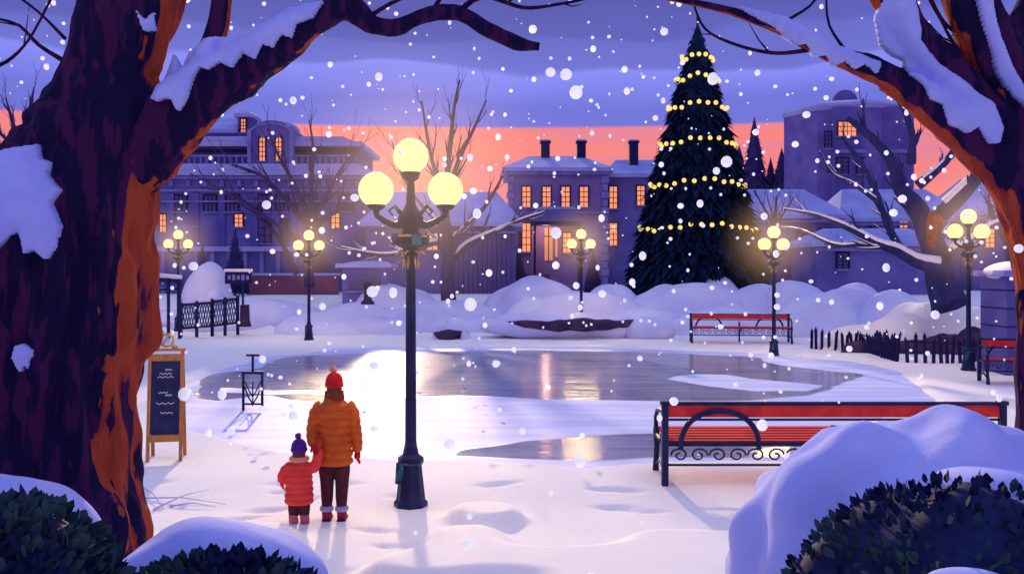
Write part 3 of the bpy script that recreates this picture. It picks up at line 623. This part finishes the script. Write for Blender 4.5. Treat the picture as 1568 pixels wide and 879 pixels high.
# ---------------------------------------------------------------- bare trees
def grow(b,sn,p,dv,L,r,lvl,rnd,up,spread,k,kids):
    p=Vector(p);dv=Vector(dv).normalized(); n=5; pts=[p];rr=[r]; dirs=[dv]
    for i in range(n):
        dv=(dv+Vector((rnd.uniform(-1,1),rnd.uniform(-1,1),rnd.uniform(-1,1)))*.13+Vector((0,0,up*.12))).normalized()
        p=p+dv*L/n; pts.append(p); rr.append(max(r*(1-.75*(i+1)/n),.010)); dirs.append(dv)
    b.tube(pts,rr,k,6 if r>.05 else 4)
    if sn is not None and r>.03 and abs(dv.z)<.8: sn.tube([q+Vector((0,-.2*a,a*.75)) for q,a in zip(pts,rr)],[a*.75 for a in rr],'snow',5)
    if lvl==0: return
    for j in range(kids):
        i=1+int((j+rnd.random()*.6)/kids*n); i=min(i,n); s=1 if j%2 else -1
        ax=Vector((rnd.uniform(-.4,.4),1,rnd.uniform(-.3,.3))).normalized()
        nd=Matrix.Rotation(s*spread*rnd.uniform(.6,1.2),3,ax)@dirs[i]; nd.y+=rnd.uniform(-.35,.35)
        grow(b,sn,pts[i],nd,L*rnd.uniform(.5,.72),rr[i]*.72,lvl-1,rnd,up,spread,k,kids)
def bare_tree(limbs,d,k,seed,lvl=2,kids=5,up=.8,spread=.5,snow=True,name='bare_tree',Lf=.55,kstart=1):
    rnd=random.Random(seed); e=empty(name); b=MB(); sn=MB() if snow else None
    for lb in limbs:
        off=rnd.uniform(-.6,.6)
        pts=[at(u,v,d)+Vector((0,off*i,0)) for i,(u,v,r) in enumerate(lb)]; rr=[r/F*d for _,_,r in lb]
        P,Q=smooth(pts,rr,.25); b.tube(P,Q,k,8,fn=lambda p,n:1+.1*noise.noise(p*3))
        if sn is not None and Q[0]<.5:
            sel=[i for i in range(1,len(P)) if abs((P[i]-P[i-1]).normalized().z)<.75]
            if len(sel)>3 and sel[-1]-sel[0]<len(sel)+2: sn.tube([P[i]+Vector((0,-.15*Q[i],Q[i]*.75)) for i in sel],[Q[i]*.8 for i in sel],'snow',6)
        tot=sum((P[i]-P[i-1]).length for i in range(1,len(P)))
        for j in range(kstart,kids+1):
            i=min(len(P)-1,int(len(P)*(j+rnd.random()*.5)/(kids+1))); dv=(P[i]-P[i-1]).normalized(); s=1 if j%2 else -1
            nd=Matrix.Rotation(s*spread*rnd.uniform(.6,1.2),3,'Y')@dv; nd.y+=rnd.uniform(-.4,.4)
            grow(b,sn,P[i],nd,tot*Lf*rnd.uniform(.5,1)*(1-.4*i/len(P)),Q[i]*.6,lvl,rnd,up,spread,k,3)
    b.obj('trunk_and_branches',e)
    if sn is not None and sn.v: sn.obj('branch_snow',e)
bare_tree([[(690,490,13),(686,440,11),(688,390,10),(684,330,6.5),(682,270,4.5)],[(684,340,5),(670,280,3.5),(655,220,2.6),(643,150,1.2)],[(682,290,4.5),(690,220,3.6),(697,160,2.2),(705,125,1.2)],[(684,300,4.5),(705,240,3.6),(725,200,2.4),(745,155,1)],
  [(690,400,7),(715,375,5.5),(755,355,4),(800,335,3),(835,322,1.5)],[(688,400,7),(670,372,5),(630,385,4),(580,390,3),(520,378,1.5)],[(690,370,5),(740,320,3),(770,270,1.5)],[(684,350,4.5),(650,320,2.6),(615,270,1.8),(598,215,.9)]],48,'bark_mid',4,lvl=1,kids=6,spread=.36,Lf=.4)
bare_tree([[(474,440,8),(472,380,6),(474,330,5)],[(474,350,5),(440,310,3.5),(400,270,2.5),(350,250,1.2)],[(474,345,5),(455,290,3.5),(430,240,2),(415,200,1)],[(474,335,4),(480,280,3),(485,230,2),(482,190,1)],[(474,345,4),(505,290,3),(530,250,2),(558,225,1)],[(474,380,5),(420,340,3),(360,300,2),(305,270,1)],[(455,420,5),(430,370,3.5),(390,320,2.5),(340,290,1)],[(474,350,4),(520,320,3),(560,300,1.2)]],50,'bark_warm',5,lvl=1,kids=5,snow=False,spread=.35)
bare_tree([[(1455,470,30),(1448,430,24),(1440,370,20),(1425,320,17),(1405,285,13),(1395,240,10),(1370,200,7),(1335,165,4)],[(1395,250,8),(1400,200,6),(1385,150,4),(1360,130,2)],[(1440,330,14),(1465,300,12),(1490,265,8),(1500,230,5)],
  [(1446,412,12),(1400,400,9),(1375,385,8),(1340,372,6),(1300,350,5),(1250,330,3),(1200,320,1.5)],[(1385,390,7),(1365,350,6),(1350,300,5),(1330,250,4),(1300,205,2)],[(1345,310,4),(1300,285,3),(1260,270,2),(1235,240,1.2)],[(1448,390,9),(1490,370,7),(1530,345,5),(1580,330,3)],[(1405,285,8),(1440,250,5),(1455,210,3)],[(1340,372,4),(1290,375,3),(1240,350,2),(1215,345,1)]],34,'bark_mid',6,lvl=1,kids=5,Lf=.3,spread=.42)
bare_tree([[(1440,340,7),(1436,330,9),(1440,350,9),(1449,385,7)]],33.4,'wood_red',6,lvl=0,kids=0,snow=False,name='broken_branch')
bare_tree([[(35,440,9),(33,300,7),(32,220,5)],[(32,240,5),(20,190,3),(8,150,1)],[(32,225,5),(35,180,3),(38,128,1)],[(32,235,4),(50,190,3),(62,160,1)],[(32,245,4),(10,210,2.5),(-15,190,1)]],60,'bark_warm',8,lvl=1,kids=5,snow=False,spread=.35)
bare_tree([[(1188,440,3),(1187,345,3),(1188,300,1)],[(1187,350,2),(1170,320,1.5),(1155,292,.8)],[(1187,350,2),(1205,325,1.5),(1225,300,.8)]],54,'bark_warm',9,lvl=1,kids=5,snow=False)
bare_tree([[(1560,440,12),(1550,380,9),(1545,320,6),(1555,260,3)],[(1550,380,6),(1520,340,4),(1510,300,2)],[(1548,350,5),(1580,310,3)]],44,'bark_mid',19,lvl=1,kids=5)
# ---------------------------------------------------------------- foreground trees
D1=7.5
def barkfn(amp):
    def f(p,n): return 1+amp*noise.noise(Vector((p.x*7,p.y*7,p.z*1.3)))+amp*.5*noise.noise(Vector((p.x*16,p.y*16,p.z*3+9)))
    return f
def big_tree(limbs,seed,twigs,pads,D,dirf,bias=0):
    e=empty('old_tree'); b=MB(); S=[]; A=[]
    for lb in limbs:
        pts=[at(u,v,D) for u,v,r in lb]; rr=[r/F*D for _,_,r in lb]
        P,Q=smooth(pts,rr,.035); n=96 if rr[0]>.4 else 40
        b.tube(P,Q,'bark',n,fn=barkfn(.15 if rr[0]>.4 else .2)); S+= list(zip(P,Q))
        for i,dv in enumerate(b.dirs): A.append(dv.dot(dirf)+bias)  # sides turned towards dirf get the painted rim light
    o=b.obj('trunk_and_limbs',e); at_=o.data.attributes.new('painted_rim_light','FLOAT','POINT'); at_.data.foreach_set('value',A)
    b=MB(); rnd=random.Random(seed)
    for tw in twigs:
        P,Q=smooth([at(u,v,D) for u,v,r in tw],[r/F*D for _,_,r in tw],.06); b.tube(P,Q,'bark',8)
        for i in range(6,len(P)-2,7):
            dv=(P[i]-P[i-1]).normalized(); s=rnd.choice((-1,1)); nd=Matrix.Rotation(s*.7,3,'Y')@dv; nd.y+=rnd.uniform(-.3,.3); L=rnd.uniform(.15,.4)
            b.tube([P[i],P[i]+nd*L*.5+Vector((0,0,.02)),P[i]+nd*L+Vector((0,0,.08))],[Q[i]*.6,Q[i]*.4,.002],'bark',5)
    b.obj('twigs',e)
    SP=np.array([[p.x,p.z,r] for p,r in S]); b=MB()
    for poly,th,dp in pads:
        sc=dp/F; W=[((u-784)*sc,CAMH-(v-411)*sc) for u,v in poly]; xs_=[w[0] for w in W]; zs_=[w[1] for w in W]; g=.0095
        gx=np.arange(min(xs_)-g,max(xs_)+g,g); gy=np.arange(min(zs_)-g,max(zs_)+g,g); XX,ZZ=np.meshgrid(gx,gy)
        sd=poly_sd(XX,ZZ,W)+.010*wn(XX*11,ZZ*11)
        base=np.full(XX.shape,D)
        for x,z,r in SP[::3]:
            dd=(XX-x)**2+(ZZ-z)**2; base=np.minimum(base,np.where(dd<r*r,D-np.sqrt(np.maximum(r*r-dd,0)),D))
        for _ in range(4):
            base[1:-1,1:-1]=(base[1:-1,1:-1]*2+base[:-2,1:-1]+base[2:,1:-1]+base[1:-1,:-2]+base[1:-1,2:])/6
        ee=np.sqrt(np.clip(-sd/.09,0,1)); yf=base-.05-th*ee; yb=base+.06*ee
        ok=sd<0; ii=-np.ones(XX.shape,int); ys_,xs2=np.nonzero(ok); ii[ys_,xs2]=np.arange(len(ys_)); nv=len(ys_)
        vf=[(XX[a,c],yf[a,c],ZZ[a,c]) for a,c in zip(ys_,xs2)]; vb=[(XX[a,c],yb[a,c],ZZ[a,c]) for a,c in zip(ys_,xs2)]
        q=ok[:-1,:-1]&ok[1:,:-1]&ok[:-1,1:]&ok[1:,1:]; fs=[]; 
        for a,c in zip(*np.nonzero(q)):
            f=(ii[a,c],ii[a,c+1],ii[a+1,c+1],ii[a+1,c]); fs.append(f); fs.append(tuple(x+nv for x in reversed(f)))
            for da,dc,e0,e1 in((-1,0,0,1),(1,0,2,3),(0,-1,3,0),(0,1,1,2)):
                a2,c2=a+da,c+dc
                if not(0<=a2<q.shape[0] and 0<=c2<q.shape[1] and q[a2,c2]): fs.append((f[e1],f[e0],f[e0]+nv,f[e1]+nv))
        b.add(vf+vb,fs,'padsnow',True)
    b.obj('clinging_snow',e)
left=[[(62,1030,240),(58,930,185),(55,830,160),(48,700,150),(58,560,148),(70,480,152),(84,380,150),(112,300,124),(146,220,100),(162,160,83),(170,100,68),(192,40,70),(205,-10,70),(220,-120,70)],
 [(150,290,60),(205,240,60),(255,195,54),(305,150,45),(362,112,37),(420,75,32),(480,32,25),(530,12,20),(573,38,15),(610,42,12),(650,24,11),(700,20,12),(745,45,12),(790,66,11),(826,72,7)],
 [(290,160,20),(325,70,17),(340,0,14),(345,-60,12)],[(500,25,18),(540,-10,15),(590,-60,14)]]
ltw=[[(700,20,5),(740,-5,4),(800,12,3),(850,8,2.5),(930,-8,1.5)],[(660,22,4),(690,-30,3)],[(-30,110,4),(10,95,3),(45,60,2),(80,-5,2)],[(100,95,4),(60,70,3),(30,40,2.5),(0,30,2)],[(100,60,3),(60,20,2),(20,-10,2)],[(560,30,4),(600,5,3),(660,-20,2)]]
lp=[([(228,150),(230,115),(248,72),(262,92),(275,70),(300,52),(345,42),(390,22),(430,-2),(490,-8),(472,18),(448,30),(440,52),(425,48),(412,70),(398,66),(385,88),(366,78),(350,102),(330,92),(312,104),(300,100),(290,128),(283,150),(270,172),(262,152),(250,150),(240,156)],.05,7.2),
 ([(-60,240),(0,226),(30,220),(55,216),(62,240),(78,245),(72,268),(92,290),(82,312),(97,345),(93,380),(80,402),(64,385),(50,393),(42,358),(30,366),(18,380),(6,405),(-5,395),(-60,400)],.06,6.85),
 ([(15,548),(20,530),(32,525),(46,535),(48,552),(42,550),(36,570),(31,560),(26,572),(20,560)],.03,6.7),
 ([(203,12),(212,26),(224,12),(220,36),(210,40)],.02,7.1)]
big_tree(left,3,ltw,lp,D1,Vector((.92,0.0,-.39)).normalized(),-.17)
right=[[(1680,1010,120),(1665,800,100),(1655,600,88),(1648,480,82),(1640,410,78),(1592,318,60),(1545,258,46),(1472,196,34),(1404,147,25),(1340,108,19),(1262,78,13),(1185,40,9),(1105,14,6),(1010,-5,4)],
 [(1610,330,60),(1545,215,44),(1465,130,33),(1392,50,30),(1350,-30,28)],[(1660,400,75),(1600,230,60),(1545,120,46),(1500,40,42),(1475,-40,40)],[(1520,90,20),(1570,20,18),(1600,-40,16)]]
rtw=[[(1250,75,4),(1190,82,3),(1130,70,2.5),(1080,45,2),(1060,0,1.5)],[(1420,-10,4),(1450,40,3),(1500,60,2.5),(1568,30,2)],[(1300,85,3),(1270,40,2),(1265,-5,1.5)],[(1540,310,5),(1500,270,3),(1480,240,2)],[(1400,0,4),(1420,60,3),(1460,70,2)],[(1190,40,3),(1240,10,2),(1260,-20,2)],[(1560,200,6),(1530,130,4),(1470,80,3),(1440,30,2)]]
rp=[([(1352,20),(1362,-15),(1405,-15),(1412,60),(1440,98),(1480,128),(1520,160),(1533,198),(1528,222),(1512,222),(1498,196),(1484,206),(1470,196),(1455,190),(1445,160),(1428,150),(1420,128),(1402,112),(1396,84),(1380,78),(1362,62)],.05,7.3),
 ([(1120,2),(1200,22),(1270,60),(1345,98),(1342,112),(1325,98),(1312,104),(1296,90),(1280,96),(1268,80),(1250,80),(1240,66),(1222,62),(1190,40),(1150,20)],.03,7.4),
 ([(1500,-10),(1525,-10),(1538,60),(1560,110),(1585,160),(1590,180),(1560,145),(1538,105),(1520,60)],.04,7.2)]
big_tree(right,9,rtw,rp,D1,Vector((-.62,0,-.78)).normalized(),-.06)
# ---------------------------------------------------------------- bushes
def bush(u,v,w,h,d,dep,kcount,leaf,seed,kinds,caps):
    rnd=random.Random(seed); e=empty('snowy_bush'); c=at(u,v,d); sc=d/F
    b=MB(); r=(w*sc,dep,h*sc); b.ball(c,r,'leafd',48,28,.08,3,floor=0)
    for i in range(kcount):
        a=rnd.uniform(0,2*math.pi); zc=rnd.uniform(-.6,1)
        if zc>0: q=math.sqrt(1-zc*zc); dv=Vector((math.cos(a)*q,math.sin(a)*q,zc))
        else: dv=Vector((math.cos(a),math.sin(a),0))
        p=c+Vector((dv.x*r[0],dv.y*r[1],dv.z*r[2] if zc>0 else zc*r[2]))*rnd.uniform(.98,1.04)
        ax=(dv+Vector((rnd.uniform(-1,1),rnd.uniform(-1,1),rnd.uniform(-.2,1)))*.6).normalized(); sdv=ax.cross(dv); sdv=sdv.normalized() if sdv.length>1e-4 else Vector((1,0,0))
        L=leaf*rnd.uniform(.6,1.3); ww=L*.3; k=kinds[0] if noise.noise(p*2.2)+rnd.uniform(-.2,.2)<.08 else kinds[1]
        b.add([p,p+ax*L*.35+sdv*ww,p+ax*L*.7+sdv*ww*.8,p+ax*L,p+ax*L*.7-sdv*ww*.8,p+ax*L*.35-sdv*ww],[(0,1,2,3,4,5)],k)
    b.obj('foliage',e)
    b=MB()
    for su,sv,sw,sh,s_d,s_dep,fl in caps:
        c2=at(su,sv,s_d); b.ball(c2,(sw/F*s_d,s_dep,sh/F*s_d),'bushsnow',96,60,.13,2.6,floor=0 if fl else None)
    b.obj('snow_cap',e)
bush(1480,1010,285,258,5.3,.75,2800,.07,1,('leafd','leafg'),[(1425,880,305,243,6.5,1.0,1),(1520,755,110,38,5.65,.35,0),(1480,890,62,20,4.55,.12,0)])
bush(5,960,165,180,5.2,.6,2000,.09,2,('leafg','leafd'),[(10,930,150,208,6.0,.62,1)])
bush(335,968,170,100,5.9,.5,1700,.10,3,('leafg','leafd'),[(335,885,155,86,6.6,.55,1)])
b=MB()
for (u0,v0,u1,v1) in[(205,760,345,768),(235,775,320,750),(215,745,250,775),(260,770,330,772)]:
    A=G(u0,v0);B=G(u1,v1); m_=(A+B)/2+Vector((0,.05,.05)); b.tube([A+Vector((0,0,.01)),m_,B+Vector((0,0,.02))],[.012,.009,.004],'banksnow',5)
b.obj('fallen_twigs')
# ---------------------------------------------------------------- falling snow
b=MB(); rnd=random.Random(77)
def flake(p,r,nu=7,nv=5):
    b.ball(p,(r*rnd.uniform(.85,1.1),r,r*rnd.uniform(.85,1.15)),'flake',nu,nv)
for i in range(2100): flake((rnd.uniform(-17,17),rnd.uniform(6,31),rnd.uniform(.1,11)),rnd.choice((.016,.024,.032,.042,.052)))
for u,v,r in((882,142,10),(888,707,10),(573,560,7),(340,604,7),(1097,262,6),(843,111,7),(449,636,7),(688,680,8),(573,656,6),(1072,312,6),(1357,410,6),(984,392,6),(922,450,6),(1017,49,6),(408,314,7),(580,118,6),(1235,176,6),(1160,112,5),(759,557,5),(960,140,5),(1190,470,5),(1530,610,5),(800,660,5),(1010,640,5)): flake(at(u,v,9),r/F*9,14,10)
b.obj('falling_snow')
# ---------------------------------------------------------------- sky, sun, camera
w=bpy.data.worlds.new('World'); scene.world=w; w.use_nodes=True; nt=w.node_tree; N=nt.nodes; Lk=nt.links
bg=N['Background']; tc=N.new('ShaderNodeTexCoord'); sp=N.new('ShaderNodeSeparateXYZ'); Lk.new(tc.outputs['Generated'],sp.inputs[0])
mp=N.new('ShaderNodeMapping'); mp.inputs['Scale'].default_value=(3.2,3.2,9); Lk.new(tc.outputs['Generated'],mp.inputs[0])
nz=N.new('ShaderNodeTexNoise'); nz.inputs['Scale'].default_value=1.3; nz.inputs['Detail'].default_value=2; Lk.new(mp.outputs[0],nz.inputs['Vector'])
def math_(op,a,b_):
    n=N.new('ShaderNodeMath'); n.operation=op
    for i,x in enumerate((a,b_)):
        if isinstance(x,(int,float)): n.inputs[i].default_value=x
        else: Lk.new(x,n.inputs[i])
    return n.outputs[0]
zz=math_('ADD',sp.outputs['Z'],math_('MULTIPLY',math_('SUBTRACT',nz.outputs['Fac'],.5),.07)); zz=math_('MULTIPLY',zz,2)
cr=N.new('ShaderNodeValToRGB'); Lk.new(zz,cr.inputs[0]); el=cr.color_ramp.elements
st=[(.0,(118,118,212)),(.33,(112,117,218)),(.36,(124,130,234)),(.40,(136,142,246)),(.408,(112,116,212)),(.455,(106,110,202)),(.463,(96,99,188)),(.52,(88,90,175)),(.62,(95,95,180))]
while len(el)<len(st)+1: el.new(.5)
for i,(p_,c) in enumerate(st): el[i].position=p_; el[i].color=(*lin(c),1)
el[len(st)].position=.85; el[len(st)].color=(.37,.43,.90,1)
n2=N.new('ShaderNodeTexNoise'); n2.inputs['Scale'].default_value=6; m2=N.new('ShaderNodeMapping'); m2.inputs['Scale'].default_value=(1,1,14); m2.inputs['Rotation'].default_value=(0,.25,0)
Lk.new(tc.outputs['Generated'],m2.inputs[0]); Lk.new(m2.outputs[0],n2.inputs['Vector'])
c2=N.new('ShaderNodeValToRGB'); Lk.new(n2.outputs['Fac'],c2.inputs[0]); c2.color_ramp.elements[0].position=.4; c2.color_ramp.elements[1].position=.65
c2.color_ramp.elements[0].color=(*lin((248,134,130)),1); c2.color_ramp.elements[1].color=(*lin((230,134,154)),1)
mk=N.new('ShaderNodeMapRange'); Lk.new(sp.outputs['Z'],mk.inputs['Value']); mk.inputs['From Min'].default_value=.1405; mk.inputs['From Max'].default_value=.1435
mx=N.new('ShaderNodeMix'); mx.data_type='RGBA'; Lk.new(mk.outputs[0],mx.inputs[0]); Lk.new(c2.outputs[0],mx.inputs[6]); Lk.new(cr.outputs[0],mx.inputs[7])
sky=N.new('ShaderNodeTexSky'); sky.sky_type='NISHITA'; sky.sun_disc=False; sky.sun_elevation=R(17); sky.sun_rotation=R(-8)
b2=N.new('ShaderNodeBackground'); Lk.new(sky.outputs[0],b2.inputs[0]); b2.inputs[1].default_value=.0006
Lk.new(mx.outputs[2],bg.inputs[0]); bg.inputs[1].default_value=1.0
ad=N.new('ShaderNodeAddShader'); Lk.new(bg.outputs[0],ad.inputs[0]); Lk.new(b2.outputs[0],ad.inputs[1]); Lk.new(ad.outputs[0],N['World Output'].inputs[0])
s=bpy.data.lights.new('sun','SUN'); s.energy=3.8; s.angle=R(1.5); s.color=(1,.72,.42); so=bpy.data.objects.new('sun',s); scene.collection.objects.link(so)
el_,az=R(17),R(-8); dirv=Vector((math.sin(az)*math.cos(el_),math.cos(az)*math.cos(el_),math.sin(el_))); so.rotation_euler=dirv.to_track_quat('Z','Y').to_euler()
cam=bpy.data.cameras.new('camera'); co=bpy.data.objects.new('camera',cam); scene.collection.objects.link(co); co.location=(0,0,CAMH); co.rotation_euler=(R(90),0,0)
cam.sensor_width=36; cam.lens=36*F/1568; cam.shift_y=-28.5/1568; cam.clip_end=3000; cam.clip_start=.05; scene.camera=co
scene.view_settings.view_transform='Standard'; scene.view_settings.look='None'; scene.view_settings.exposure=0
